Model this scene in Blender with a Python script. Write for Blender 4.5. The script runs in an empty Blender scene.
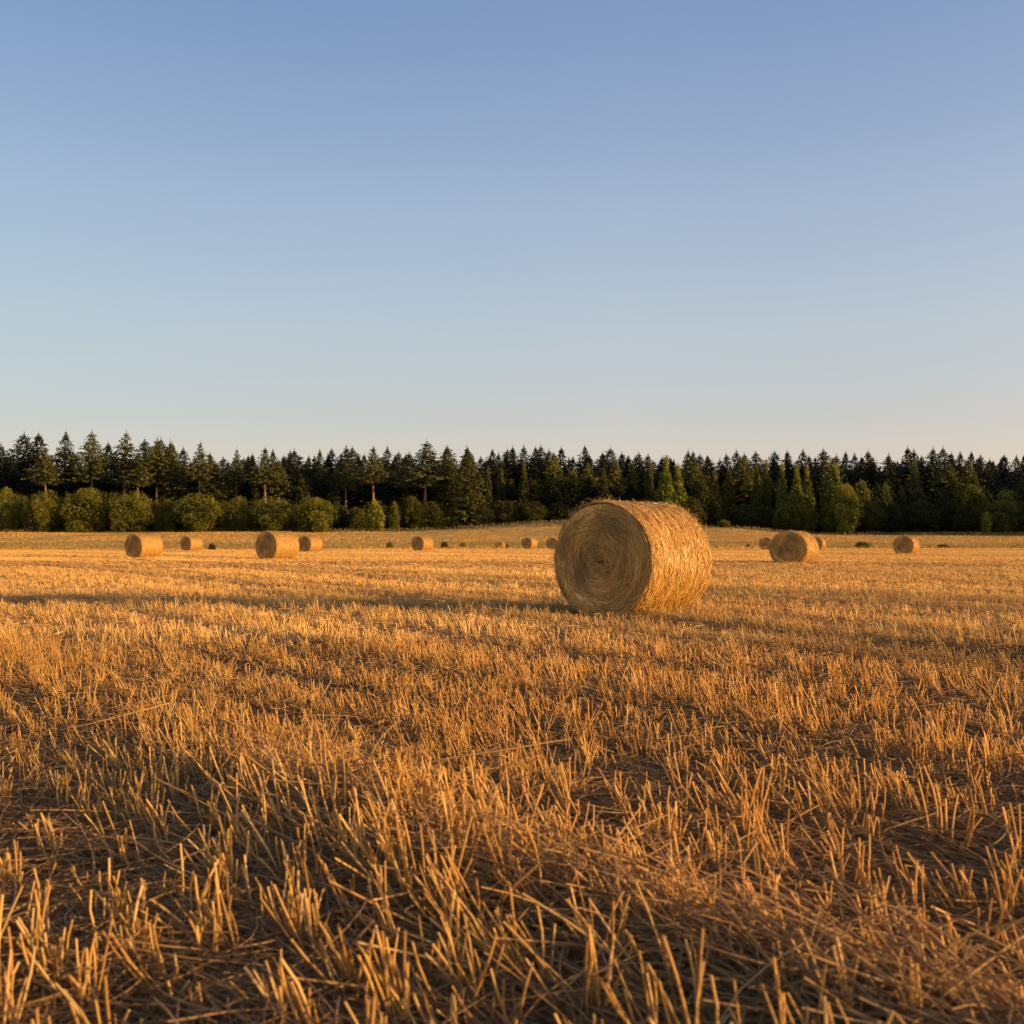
import bpy, math
import numpy as np

rng = np.random.default_rng(11)
scene = bpy.context.scene
COL = scene.collection
F = 1100.0                 # focal length in pixels
CAMH = 0.85
HZ = 541.5                 # horizon row
SUN_EL = math.radians(7.7)
SUN_AZ = math.radians(17.0)   # to the right (+X) and this much behind the camera (-Y)

# ------------------------------------------------------------------ noise
def _hash(ix, iy, seed):
    h = (ix.astype(np.int64) * 374761393 + iy.astype(np.int64) * 668265263 + seed * 1442695041) & 0xFFFFFFFF
    h = ((h ^ (h >> 13)) * 1274126177) & 0xFFFFFFFF
    h = (h ^ (h >> 16)) & 0xFFFFFFFF
    return h / 4294967295.0

def vnoise(x, y, seed=0):
    x = np.asarray(x, float); y = np.asarray(y, float)
    ix = np.floor(x); iy = np.floor(y)
    fx = x - ix; fy = y - iy
    fx = fx * fx * (3 - 2 * fx); fy = fy * fy * (3 - 2 * fy)
    a = _hash(ix, iy, seed); b = _hash(ix + 1, iy, seed)
    c = _hash(ix, iy + 1, seed); d = _hash(ix + 1, iy + 1, seed)
    return (a * (1 - fx) + b * fx) * (1 - fy) + (c * (1 - fx) + d * fx) * fy

def fbm(x, y, seed=0, octv=4):
    s = 0; a = 0.5; t = 0
    for k in range(octv):
        s = s + a * vnoise(x * 2 ** k, y * 2 ** k, seed + 17 * k); t += a; a *= 0.5
    return s / t

def sstep(a, b, x):
    t = np.clip((x - a) / (b - a), 0, 1)
    return t * t * (3 - 2 * t)

# ------------------------------------------------------------------ terrain
RU = np.array([-0.55, 0.835]); RU = RU / np.linalg.norm(RU)      # direction of the drill rows
def vcoord(x, y):  return x * RU[1] - y * RU[0]
def ucoord(x, y):  return x * RU[0] + y * RU[1]

def track(x, y):
    """1 where the stubble is pressed flat (wheel tracks along the rows)"""
    v = vcoord(x, y) + 0.10 * (vnoise(ucoord(x, y) * 0.35, 0 * x, 5) - 0.5)
    w = np.zeros_like(v)
    for c, hw, s in ((0.95, 0.16, .6), (2.52, 0.24, 1), (3.95, 0.15, .75), (5.3, .16, .85), (7.1, .26, 1), (8.6, .2, .7),
                     (10.9, .3, 1), (12.8, .25, .8), (15.6, .35, 1), (17.6, .3, .8), (-0.6, .2, .7), (-2.2, .25, .8)):
        w = np.maximum(w, s * np.exp(-((v - c) / hw) ** 2 * 1.2))
    far = (v > 19) | (v < -4)
    p = 0.5 + 0.5 * np.cos(v * 2 * math.pi / 3.4 + 2 * vnoise(v * .2, 0 * v, 9))
    w = np.where(far, sstep(.72, 1, p) * (.5 + .5 * vnoise(v * .5, v * 0, 3)), w)
    u = ucoord(x, y)
    return w * (.30 + .70 * sstep(.35, .65, vnoise(u * .45 + 3, np.round(v / 1.3) * 7.3, 19)))

def ridge(x, y):
    """windrow of loose straw"""
    v = vcoord(x, y); u = ucoord(x, y)
    c = 1.50 + .12 * np.sin(u * 1.7) + .10 * (vnoise(u * 1.1, u * 0, 8) - .5)
    r = np.exp(-((v - c) / .19) ** 2) * sstep(4.4, 3.2, u) * (.35 + .75 * vnoise(u * 1.9, u * 0, 12))
    return r

def tz(x, y, micro=True):
    x = np.asarray(x, float); y = np.asarray(y, float)
    yc = 100 + 32 * sstep(-45, 10, x)
    s = y - yc
    z = -0.55 * sstep(0, 62, s)
    top = 4.45 - 1.0 * sstep(30, 90, x)
    z = z + top * sstep(188, 292, y) ** .9
    z = z + 0.022 * np.clip(y - 292, 0, 500)
    z = z + 2.1 * np.exp(-((x - 12) / 22) ** 2 - ((y - 272) / 14) ** 2)
    z = z + 1.3 * np.exp(-((x - 52) / 12) ** 2 - ((y - 268) / 12) ** 2)
    z = z + 0.35 * (fbm(x / 45, y / 30, 3) - .5) * sstep(150, 220, y)
    z = z + 0.06 * (fbm(x / 9, y / 9, 31, 3) - .5) * sstep(14, 30, y)
    if micro:
        m = sstep(70, 25, np.abs(y))
        z = z + m * (0.055 * (fbm(x * .9, y * .9, 41, 3) - .5) - 0.03 * track(x, y) + 0.035 * ridge(x, y)
                     + 0.02 * (fbm(x * 6, y * 6, 7, 3) - .5))
    return z

# ------------------------------------------------------------------ mesh helpers
def make_mesh(name, V, faces, mat, tint=None, smooth=False, kfaces=None):
    """V (n,3); faces: (m,4) quads and/or kfaces (m,3) tris"""
    me = bpy.data.meshes.new(name)
    V = np.ascontiguousarray(V, dtype=np.float32)
    loops = []; starts = []; tot = 0
    for fa in (faces, kfaces):
        if fa is not None and len(fa):
            fa = np.asarray(fa, dtype=np.int32)
            loops.append(fa.ravel())
            k = fa.shape[1]
            starts.append(np.arange(len(fa), dtype=np.int32) * k + tot)
            tot += fa.size
    L = np.concatenate(loops); S = np.concatenate(starts)
    me.vertices.add(len(V)); me.vertices.foreach_set('co', V.ravel())
    me.loops.add(len(L)); me.loops.foreach_set('vertex_index', L)
    me.polygons.add(len(S)); me.polygons.foreach_set('loop_start', S)
    if smooth:
        me.polygons.foreach_set('use_smooth', np.ones(len(S), dtype=bool))
    if tint is not None:
        at = me.attributes.new('tint', 'FLOAT_COLOR', 'POINT')
        T = np.ones((len(V), 4), dtype=np.float32); T[:, :3] = tint
        at.data.foreach_set('color', T.ravel())
    me.update(calc_edges=True)
    me.materials.append(mat)
    return me

class Bag:
    def __init__(s): s.V = []; s.F = []; s.T = []; s.n = 0
    def add(s, V, Fc, T):
        s.V.append(V); s.F.append(np.asarray(Fc) + s.n); s.T.append(T); s.n += len(V)
    def mesh(s, name, mat, smooth=False):
        return make_mesh(name, np.concatenate(s.V), np.concatenate(s.F), mat, np.concatenate(s.T), smooth)

def tubes(P, R, T, sides=3):
    """P (n,k,3) centre lines, R (n,k) radii, T (n,k,3) tint"""
    n, k, _ = P.shape
    t = P[:, -1] - P[:, 0]; t /= np.linalg.norm(t, axis=1, keepdims=True) + 1e-9
    r = rng.normal(size=(n, 3)); a = np.cross(t, r); a /= np.linalg.norm(a, axis=1, keepdims=True) + 1e-9
    b = np.cross(t, a)
    ang = np.arange(sides) * 2 * math.pi / sides
    off = a[:, None, :] * np.cos(ang)[None, :, None] + b[:, None, :] * np.sin(ang)[None, :, None]
    V = P[:, :, None, :] + off[:, None, :, :] * R[:, :, None, None]
    V = V.reshape(-1, 3)
    Tt = np.repeat(T[:, :, None, :], sides, axis=2).reshape(-1, 3)
    i = (np.arange(n) * k * sides)[:, None, None]; j = (np.arange(k - 1) * sides)[None, :, None]; q = np.arange(sides)[None, None, :]
    q2 = (q + 1) % sides
    Fc = np.stack([i + j + q, i + j + q2, i + j + sides + q2, i + j + sides + q], -1).reshape(-1, 4)
    return V, Fc, Tt

def ribbons(P, W, T, side=None):
    n, k, _ = P.shape
    if side is None:
        t = P[:, -1] - P[:, 0]; t /= np.linalg.norm(t, axis=1, keepdims=True) + 1e-9
        side = np.cross(t, rng.normal(size=(n, 3)))
    side = side / (np.linalg.norm(side, axis=-1, keepdims=True) + 1e-9)
    if side.ndim == 2: side = side[:, None, :]
    V = np.stack([P - side * W[:, :, None], P + side * W[:, :, None]], 2).reshape(-1, 3)
    Tt = np.repeat(T[:, :, None, :], 2, axis=2).reshape(-1, 3)
    i = (np.arange(n) * k * 2)[:, None]; j = (np.arange(k - 1) * 2)[None, :]
    Fc = np.stack([i + j, i + j + 1, i + j + 3, i + j + 2], -1).reshape(-1, 4)
    return V, Fc, Tt

# ------------------------------------------------------------------ materials
def newmat(name):
    m = bpy.data.materials.new(name); m.use_nodes = True
    nt = m.node_tree; nt.nodes.clear()
    out = nt.nodes.new('ShaderNodeOutputMaterial')
    return m, nt, out
def nd(nt, typ, **kw):
    n = nt.nodes.new(typ)
    for k, v in kw.items(): setattr(n, k, v)
    return n
def ramp(nt, fac, stops):
    r = nt.nodes.new('ShaderNodeValToRGB'); e = r.color_ramp.elements
    while len(e) < len(stops): e.new(0.5)
    for el, (p, c) in zip(e, stops): el.position = p; el.color = (*c, 1)
    nt.links.new(fac, r.inputs[0]); return r.outputs[0]
def mixc(nt, a, b, fac, mode='MIX'):
    m = nt.nodes.new('ShaderNodeMix'); m.data_type = 'RGBA'; m.blend_type = mode
    for s, v in ((0, fac), (6, a), (7, b)):
        if isinstance(v, (int, float)): m.inputs[s].default_value = v
        elif isinstance(v, tuple): m.inputs[s].default_value = (*v, 1)
        else: nt.links.new(v, m.inputs[s])
    return m.outputs[2]

def straw_mat(name, stops, low, rough=.5, transl=.18, spec=.35):
    """tint.r picks the colour of the strand, tint.g darkens towards the root, tint.b brightness"""
    m, nt, out = newmat(name)
    at = nd(nt, 'ShaderNodeAttribute', attribute_name='tint')
    sp = nd(nt, 'ShaderNodeSeparateColor'); nt.links.new(at.outputs['Color'], sp.inputs[0])
    c = ramp(nt, sp.outputs[0], stops)
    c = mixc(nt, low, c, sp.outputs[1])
    hsv = nd(nt, 'ShaderNodeHueSaturation'); nt.links.new(c, hsv.inputs['Color']); nt.links.new(sp.outputs[2], hsv.inputs['Value'])
    p = nd(nt, 'ShaderNodeBsdfPrincipled'); nt.links.new(hsv.outputs[0], p.inputs['Base Color'])
    p.inputs['Roughness'].default_value = rough; p.inputs['Specular IOR Level'].default_value = spec
    if transl:
        tr = nd(nt, 'ShaderNodeBsdfTranslucent'); nt.links.new(hsv.outputs[0], tr.inputs[0])
        mx = nd(nt, 'ShaderNodeMixShader'); mx.inputs[0].default_value = transl
        nt.links.new(p.outputs[0], mx.inputs[1]); nt.links.new(tr.outputs[0], mx.inputs[2])
        nt.links.new(mx.outputs[0], out.inputs[0])
    else:
        nt.links.new(p.outputs[0], out.inputs[0])
    return m

M_STEM = straw_mat('stubble_straw', [(0, (.40, .205, .048)), (.35, (.55, .315, .075)), (.7, (.67, .41, .105)), (1, (.74, .51, .19))], (.38, .215, .075), transl=.36)
M_LOOSE = straw_mat('loose_straw', [(0, (.32, .18, .062)), (.4, (.52, .30, .10)), (.8, (.65, .40, .14)), (1, (.74, .50, .20))], (.36, .21, .08), transl=.36)
M_BALE = straw_mat('bale_straw', [(0, (.38, .205, .045)), (.4, (.55, .33, .07)), (.75, (.69, .45, .105)), (1, (.80, .58, .19))], (.42, .225, .075), rough=.42, transl=.10, spec=.5)
M_GRASS = straw_mat('rough_grass', [(0, (.06, .07, .018)), (.4, (.19, .15, .038)), (.75, (.54, .31, .065)), (1, (.76, .44, .10))], (.09, .08, .03), rough=.7)

def foliage_mat(name, dark, light, warm, transl=.25):
    m, nt, out = newmat(name)
    at = nd(nt, 'ShaderNodeAttribute', attribute_name='tint')
    sp = nd(nt, 'ShaderNodeSeparateColor'); nt.links.new(at.outputs['Color'], sp.inputs[0])
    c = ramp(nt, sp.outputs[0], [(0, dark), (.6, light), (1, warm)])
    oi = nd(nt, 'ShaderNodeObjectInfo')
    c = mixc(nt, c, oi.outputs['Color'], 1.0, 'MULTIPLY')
    p = nd(nt, 'ShaderNodeBsdfPrincipled'); nt.links.new(c, p.inputs['Base Color'])
    p.inputs['Roughness'].default_value = .65; p.inputs['Specular IOR Level'].default_value = .25
    tr = nd(nt, 'ShaderNodeBsdfTranslucent'); nt.links.new(c, tr.inputs[0])
    mx = nd(nt, 'ShaderNodeMixShader'); mx.inputs[0].default_value = transl
    nt.links.new(p.outputs[0], mx.inputs[1]); nt.links.new(tr.outputs[0], mx.inputs[2])
    nt.links.new(mx.outputs[0], out.inputs[0])
    return m
M_NEEDLE = foliage_mat('spruce_needles', (.012, .018, .008), (.030, .038, .014), (.062, .058, .020), .15)
M_LEAF = foliage_mat('broad_leaves', (.022, .032, .009), (.050, .062, .015), (.095, .088, .022), .25)

m, nt, out = newmat('tree_bark'); M_BARK = m
p = nd(nt, 'ShaderNodeBsdfPrincipled'); nz = nd(nt, 'ShaderNodeTexNoise'); nz.inputs['Scale'].default_value = 3
nt.links.new(ramp(nt, nz.outputs[0], [(.3, (.12, .07, .04)), (.7, (.34, .18, .085))]), p.inputs['Base Color'])
p.inputs['Roughness'].default_value = .9; nt.links.new(p.outputs[0], out.inputs[0])

def ground_mat():
    m, nt, out = newmat('field_soil_and_straw')
    geo = nd(nt, 'ShaderNodeNewGeometry')
    mp = nd(nt, 'ShaderNodeMapping'); nt.links.new(geo.outputs['Position'], mp.inputs[0])
    mp.vector_type = 'POINT'; mp.inputs['Rotation'].default_value = (0, 0, math.atan2(-RU[1], RU[0]) + math.pi)
    rot = mp.outputs[0]
    n1 = nd(nt, 'ShaderNodeTexNoise'); n1.inputs['Scale'].default_value = 60; n1.inputs['Detail'].default_value = 6; nt.links.new(geo.outputs['Position'], n1.inputs[0])
    n2 = nd(nt, 'ShaderNodeTexNoise'); n2.inputs['Scale'].default_value = .35; n2.inputs['Detail'].default_value = 4; nt.links.new(geo.outputs['Position'], n2.inputs[0])
    n3 = nd(nt, 'ShaderNodeTexNoise'); n3.inputs['Scale'].default_value = 1.0; n3.inputs['Detail'].default_value = 3
    st = nd(nt, 'ShaderNodeMapping'); st.inputs['Scale'].default_value = (.03, 2.6, 1); nt.links.new(rot, st.inputs[0]); nt.links.new(st.outputs[0], n3.inputs[0])
    soil = ramp(nt, n1.outputs[0], [(.35, (.10, .058, .026)), (.55, (.28, .155, .055)), (.75, (.46, .265, .085))])
    sep = nd(nt, 'ShaderNodeSeparateXYZ'); nt.links.new(geo.outputs['Position'], sep.inputs[0])
    # straw cover of the field seen from afar
    fieldc = ramp(nt, n3.outputs[0], [(.3, (.50, .28, .065)), (.5, (.62, .36, .08)), (.7, (.70, .43, .11))])
    fieldc = mixc(nt, fieldc, ramp(nt, n2.outputs[0], [(.35, (.75, .72, .68)), (.65, (1.1, 1.08, 1.05))]), 1.0, 'MULTIPLY')
    mr = nd(nt, 'ShaderNodeMapRange'); nt.links.new(sep.outputs[1], mr.inputs[0]); mr.inputs[1].default_value = 4; mr.inputs[2].default_value = 24
    c = mixc(nt, soil, fieldc, mr.outputs[0])
    # rough grass margin and green bank near the wood
    n4 = nd(nt, 'ShaderNodeTexNoise'); n4.inputs['Scale'].default_value = .05; n4.inputs['Detail'].default_value = 5; nt.links.new(geo.outputs['Position'], n4.inputs[0])
    g1 = nd(nt, 'ShaderNodeMapRange'); nt.links.new(sep.outputs[1], g1.inputs[0]); g1.inputs[1].default_value = 150; g1.inputs[2].default_value = 168
    g2 = nd(nt, 'ShaderNodeMapRange'); nt.links.new(sep.outputs[1], g2.inputs[0]); g2.inputs[1].default_value = 232; g2.inputs[2].default_value = 214
    mm = nd(nt, 'ShaderNodeMath', operation='MULTIPLY'); nt.links.new(g1.outputs[0], mm.inputs[0]); nt.links.new(g2.outputs[0], mm.inputs[1])
    grassc = ramp(nt, n4.outputs[0], [(.4, (.60, .345, .07)), (.6, (.40, .27, .055))])
    c = mixc(nt, c, grassc, mm.outputs[0])
    g3 = nd(nt, 'ShaderNodeMapRange'); nt.links.new(sep.outputs[1], g3.inputs[0]); g3.inputs[1].default_value = 262; g3.inputs[2].default_value = 276
    bank = ramp(nt, n4.outputs[0], [(.4, (.05, .06, .018)), (.6, (.11, .095, .03))])
    c = mixc(nt, c, bank, g3.outputs[0])
    p = nd(nt, 'ShaderNodeBsdfPrincipled'); nt.links.new(c, p.inputs['Base Color']); p.inputs['Roughness'].default_value = .95
    p.inputs['Specular IOR Level'].default_value = .1
    bp = nd(nt, 'ShaderNodeBump'); bp.inputs['Strength'].default_value = .6; bp.inputs['Distance'].default_value = .02
    nt.links.new(n1.outputs[0], bp.inputs['Height']); nt.links.new(bp.outputs[0], p.inputs['Normal'])
    nt.links.new(p.outputs[0], out.inputs[0])
    return m
M_GROUND = ground_mat()

# ------------------------------------------------------------------ object helpers
def link(name, me, parent=None, **props):
    o = bpy.data.objects.new(name, me); COL.objects.link(o)
    if parent is not None: o.parent = parent
    for k, v in props.items(): o[k] = v
    return o
def thing(name, label, cat, loc, rz=0, group=None, scale=None, color=None):
    o = bpy.data.objects.new(name, None); COL.objects.link(o)
    o.location = loc; o.rotation_euler = (0, 0, rz); o['label'] = label; o['category'] = cat
    o.empty_display_size = .3
    if group: o['group'] = group
    if scale: o.scale = scale
    return o

# ------------------------------------------------------------------ ground
def build_ground():
    a = np.linspace(-1, 1, 361); xs = np.sinh(a * 8.2) / np.sinh(8.2) * 1600
    b = np.linspace(-.42, 1, 620); ys = np.sinh(b * 7.6) / np.sinh(7.6) * 2500 + 2.5
    X, Y = np.meshgrid(xs, ys)
    Z = tz(X, Y)
    V = np.stack([X, Y, Z], -1).reshape(-1, 3)
    nx, ny = len(xs), len(ys)
    i = np.arange(nx - 1)[None, :] + np.arange(ny - 1)[:, None] * nx
    Fc = np.stack([i, i + 1, i + nx + 1, i + nx], -1).reshape(-1, 4)
    link('field_ground', make_mesh('field_ground', V, Fc, M_GROUND, smooth=True), kind='structure')
build_ground()

# ------------------------------------------------------------------ bale positions (x centre px, bottom px, height px)
BR = 0.68; BL = 1.32
def at_px(px, d):  return (px - 512) / F * d
bales = [  # centre px, distance, turn, scale, label
    (632.8, 12.85, -3.0, 1.0, 'large golden round straw bale standing close to the camera in the stubble, right of centre'),
    (144.5, 61.0, 5, 1.0, 'round straw bale with sunlit golden side, the farthest left of all the bales'),
    (191.5, 104, 6, 1.0, 'small distant round bale with dark end, between the two bigger bales on the left'),
    (277.5, 52.5, 2, 1.0, 'second largest left round bale in the field, one small bale peeping out on its right'),
    (310, 90, 6, 1.0, 'small round bale half hidden behind the right side of the nearest left bale'),
    (422.5, 99, 2, 1.0, 'small round bale standing alone midway between the left bales and the big near bale'),
    (794.0, 43.4, 7, 1.0, 'round straw bale with wide brown end, right of the big near bale'),
    (906, 76, 2, .98, 'small round bale farthest right in the field, glowing golden along its right edge'),
    (529.5, 131, 6, .98, 'tiny distant round bale with bright side, close left of the big near bale'),
    (554, 124, 15, .98, 'tiny dark faced bale partly covered by the left edge of the big near bale'),
    (500, 172, 25, .95, 'tiny dark bale in the dip beyond the field edge, left of the bright tiny bale'),
    (766.5, 118, 20, .98, 'dark distant bale peeping out at the left of the wide brown ended bale'),
    (817, 112, 8, .98, 'orange lit distant bale peeping out at the right of the wide brown ended bale'),
]

def bale_pt(r, phi, s):
    """local: axis along X, resting on z=0; phi measured from the top"""
    lump = 1 + .030 * (fbm(phi * 1.6 + 7, s * 3 + 3, 77, 3) - .5) + .003 * np.sin(s * 43)
    y = np.sin(phi) * r * lump * 1.02; z = np.cos(phi) * r * lump
    z = z + BR
    z = np.where(z < .10, .10 - (.10 - z) * .42, z) - .055
    return np.stack([s * np.ones_like(y), y, z], -1)

def build_bale():
    h = BL / 2
    root = thing('round_bale', '', 'straw bale', (0, 0, 0), group='round straw bales scattered over the stubble field')
    # rolled side: body surface
    nphi, ns = 160, 40
    ph = np.linspace(0, 2 * math.pi, nphi, endpoint=False); ss = np.linspace(-h, h, ns)
    PH, SS = np.meshgrid(ph, ss)
    edge = 1 - .035 * np.exp(-((h - np.abs(SS)) / .035) ** 1)
    rel = .010 * (vnoise(SS * 42, PH * 5, 3) - .5)
    V = bale_pt(BR * edge + rel, PH, SS).reshape(-1, 3)
    i = np.arange(ns - 1)[:, None] * nphi; j = np.arange(nphi)[None, :]; j2 = (j + 1) % nphi
    Fc = np.stack([i + j, i + j2, i + nphi + j2, i + nphi + j], -1).reshape(-1, 4)
    tv = np.stack([.25 + .6 * vnoise(SS * 40, PH * 9, 5), .55 + .4 * vnoise(SS * 25, PH * 4, 6), .85 + 0 * SS], -1).reshape(-1, 3)
    bag = Bag(); bag.add(V, Fc, tv)
    # strands wrapped around the side
    def side_strands(n, lmin, lmax, w0, w1, lift, drift, steps=5, hi=.1):
        p0 = rng.uniform(0, 2 * math.pi, n); s0 = rng.uniform(-h * .99, h * .99, n)
        L = rng.uniform(lmin, lmax, n); dr = rng.normal(0, drift, n)
        t = np.linspace(-.5, .5, steps)[None, :]
        phi = p0[:, None] + L[:, None] / BR * t * np.cos(dr)[:, None]
        s = s0[:, None] + L[:, None] * t * np.sin(dr)[:, None] + .01 * np.sin(t * 5 + p0[:, None])
        s = np.clip(s, -h, h)
        base = BR * (1 - .035 * np.exp(-((h - np.abs(s)) / .035)))
        lf = np.abs(rng.normal(0, lift, n))[:, None]
        r = base + .003 + lf * (.35 + 1.4 * t * t * rng.uniform(0, 2, n)[:, None]) + .003 * rng.normal(size=(n, 1))
        P = bale_pt(r, phi, s)
        W = np.repeat(rng.uniform(w0, w1, n)[:, None], steps, 1) * (1 - .5 * (2 * t) ** 4)
        side = np.stack([np.ones_like(phi), np.zeros_like(phi), np.zeros_like(phi)], -1)
        rad = np.stack([np.zeros_like(phi), np.sin(phi), np.cos(phi)], -1)
        tw = rng.normal(0, .5, n)[:, None, None]
        side = side * np.cos(tw) + rad * np.sin(tw)
        cr = rng.beta(2.2, 2, n); 
        T = np.stack([np.repeat(cr[:, None], steps, 1), np.repeat(rng.uniform(.6, 1, n)[:, None], steps, 1), np.repeat(rng.uniform(.85, 1.28, n)[:, None], steps, 1)], -1)
        return ribbons(P, W, T, side)
    bag.add(*side_strands(15000, .08, .30, .0020, .0044, .007, .34))
    bag.add(*side_strands(5000, .05, .16, .002, .004, .018, .9))
    link('rolled_side', bag.mesh('rolled_side', M_BALE), root)
    # end faces with straw laid in a spiral
    for sgn in (-1, 1):
        bag = Bag()
        nr, na = 40, 150
        rr = np.linspace(.0, 1, nr); aa = np.linspace(0, 2 * math.pi, na, endpoint=False)
        RR, AA = np.meshgrid(rr, aa, indexing='ij')
        def facex(rho, ang):
            q = rho / BR
            cup = .028 * (1 - q ** 2) - .05 * np.exp(-(q / .10) ** 2)
            swirl = .034 * (vnoise(q * 13 + ang * .6, ang * 2.2 + 50, 21) - .5) + .010 * (vnoise(q * 30, ang * 8 + 9, 22) - .5)
            return (h - .012 * q ** 6) + cup + swirl * np.clip(1 - q ** 8, 0, 1)
        X = facex(RR * BR, AA)
        P = bale_pt(RR * BR * .968, AA, X); P[..., 0] = sgn * X
        V = P.reshape(-1, 3)
        i = np.arange(nr - 1)[:, None] * na; j = np.arange(na)[None, :]; j2 = (j + 1) % na
        Fc = np.stack([i + j, i + j2, i + na + j2, i + na + j], -1).reshape(-1, 4)
        tv = np.stack([.1 + .5 * vnoise(RR * 40, AA * 8, 5), .3 + .5 * vnoise(RR * 16, AA * 5, 6), .8 + 0 * RR], -1).reshape(-1, 3)
        bag.add(V, Fc, tv)
        n = 11000; steps = 6
        rho0 = BR * np.sqrt(rng.uniform(0.0008, .975, n)); a0 = rng.uniform(0, 2 * math.pi, n)
        L = rng.uniform(.07, .34, n) * np.clip(rho0 / .3, .35, 1); dev = rng.normal(.10, .30, n)
        wild = rng.random(n) < .2; dev = np.where(wild, rng.normal(0, .9, n), dev)
        t = np.linspace(-.5, .5, steps)[None, :]
        # walk: arc around the centre with a deviation
        ang = a0[:, None] + L[:, None] * t * np.cos(dev)[:, None] / np.maximum(rho0, .06)[:, None]
        rho = rho0[:, None] + L[:, None] * t * np.sin(dev)[:, None]
        rho = np.clip(np.abs(rho), .004, BR * .985)
        lf = np.abs(rng.normal(0, .009, n))[:, None]
        x = facex(rho, np.mod(ang, 2 * math.pi)) + .003 + lf * (.4 + 2 * t * rng.choice([-1, 1], n)[:, None])
        P = bale_pt(rho * .975, ang, x); P[..., 0] = sgn * x
        W = np.repeat(rng.uniform(.0020, .0046, n)[:, None], steps, 1) * (1 - .4 * (2 * t) ** 4)
        radial = np.stack([np.zeros_like(ang), np.sin(ang), np.cos(ang)], -1)
        ax = np.zeros_like(radial); ax[..., 0] = 1
        tw = rng.normal(0, .6, n)[:, None, None]
        side = radial * np.cos(tw) + ax * np.sin(tw)
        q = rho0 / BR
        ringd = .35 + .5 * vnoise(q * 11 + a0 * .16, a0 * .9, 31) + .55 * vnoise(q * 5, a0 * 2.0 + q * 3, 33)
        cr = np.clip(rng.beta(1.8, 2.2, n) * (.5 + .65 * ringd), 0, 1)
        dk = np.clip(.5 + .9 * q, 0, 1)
        T = np.stack([np.repeat(cr[:, None], steps, 1), np.repeat((rng.uniform(.5, 1, n) * dk)[:, None], steps, 1), np.repeat((rng.uniform(1.1, 1.7, n) * ringd)[:, None], steps, 1)], -1)  # brightness raised: light bounced off the field is put into the end's colour
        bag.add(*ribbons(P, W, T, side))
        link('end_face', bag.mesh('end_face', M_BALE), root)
    # loose wisps sticking out of the roll
    bag = Bag(); n = 1300; steps = 5
    p0 = rng.normal(0, 1.1, n); rim = rng.random(n) < .65
    s0 = np.where(rim, rng.choice([-1, 1], n) * (h - np.abs(rng.normal(0, .03, n))), rng.uniform(-h, h, n))
    L = rng.gamma(2.0, .020, n) + .02; L = np.minimum(L, .14)
    t = np.linspace(0, 1, steps)[None, :]
    out_ = rng.uniform(.25, 1.0, n)[:, None]; tan_ = rng.normal(0, .45, n)[:, None]; axd = rng.normal(0, .35, n)[:, None] + np.where(rim, np.sign(s0) * .35, 0)[:, None]
    r = BR * .985 + L[:, None] * out_ * (t - .25 * t * t)
    phi = p0[:, None] + L[:, None] * tan_ * (t + .5 * t * t) / BR
    s = s0[:, None] + L[:, None] * axd * t
    P = bale_pt(r, phi, s)
    R_ = np.repeat(rng.uniform(.0016, .0030, n)[:, None], steps, 1) * (1 - .6 * t)
    T = np.stack([np.repeat(rng.uniform(.5, 1, n)[:, None], steps, 1), np.ones((n, steps)), np.ones((n, steps))], -1)
    bag.add(*tubes(P, R_, T))
    link('loose_wisps', bag.mesh('loose_wisps', M_BALE), root, kind='stuff')
    return root

BALE_ROT = math.radians(90 - 38)     # local -X end faces the camera's left
def copy_tree(o, parent=None):
    c = o.copy(); COL.objects.link(c); c.parent = parent
    for ch in list(o.children):
        copy_tree(ch, c)
    return c
proto = build_bale()
bale_xy = []
for i, (px, d, turn, sc, lab) in enumerate(bales):
    b = proto if i == 0 else copy_tree(proto)
    x = at_px(px, d); y = d
    b.location = (x, y, float(tz(x, y)) + {0: -.008, 6: -.08, 7: -.09}.get(i, -.03))
    b.rotation_euler = (0, 0, BALE_ROT + math.radians(turn))
    b.scale = (sc * {0: .93, 6: 1.18}.get(i, 1.05), sc * (1 if i == 0 else 1.05), sc * (1 if i == 0 else 1.05))
    if i:
        b.scale = (b.scale[0] * rng.uniform(.97, 1.03), b.scale[1] * rng.uniform(.98, 1.05), b.scale[2] * rng.uniform(.97, 1.01))
        b.rotation_euler[1] = rng.normal(0, .02)
    b['label'] = lab
    bale_xy.append((x, y))

# ------------------------------------------------------------------ stubble
def wedge_pts(n_per_m2, y0, y1, slope=.62, marg=1.3):
    """random points in the view wedge"""
    area = slope * (y1 ** 2 - y0 ** 2) + 2 * marg * (y1 - y0)
    n = int(area * n_per_m2)
    # sample y by width
    ys = rng.uniform(y0, y1, n * 3); keep = rng.random(n * 3) < (slope * ys + marg) / (slope * y1 + marg)
    ys = ys[keep][:n]
    xs = rng.uniform(-1, 1, len(ys)) * (slope * ys + marg)
    return xs, ys

def away_from_bales(x, y):
    ok = np.ones(len(x), bool)
    c, s = math.cos(BALE_ROT), math.sin(BALE_ROT)
    for bx, by in bale_xy:
        dx = x - bx; dy = y - by
        lx = dx * c + dy * s; ly = -dx * s + dy * c
        ok &= ~((np.abs(lx) < BL / 2 + .01) & (np.abs(ly) < .42))
    return ok

def snap_rows(x, y, sp, jit):
    v = vcoord(x, y); u = ucoord(x, y)
    v = np.round(v / sp) * sp + rng.normal(0, jit, len(v))
    return u * RU[0] + v * RU[1], u * RU[1] - v * RU[0]

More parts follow.
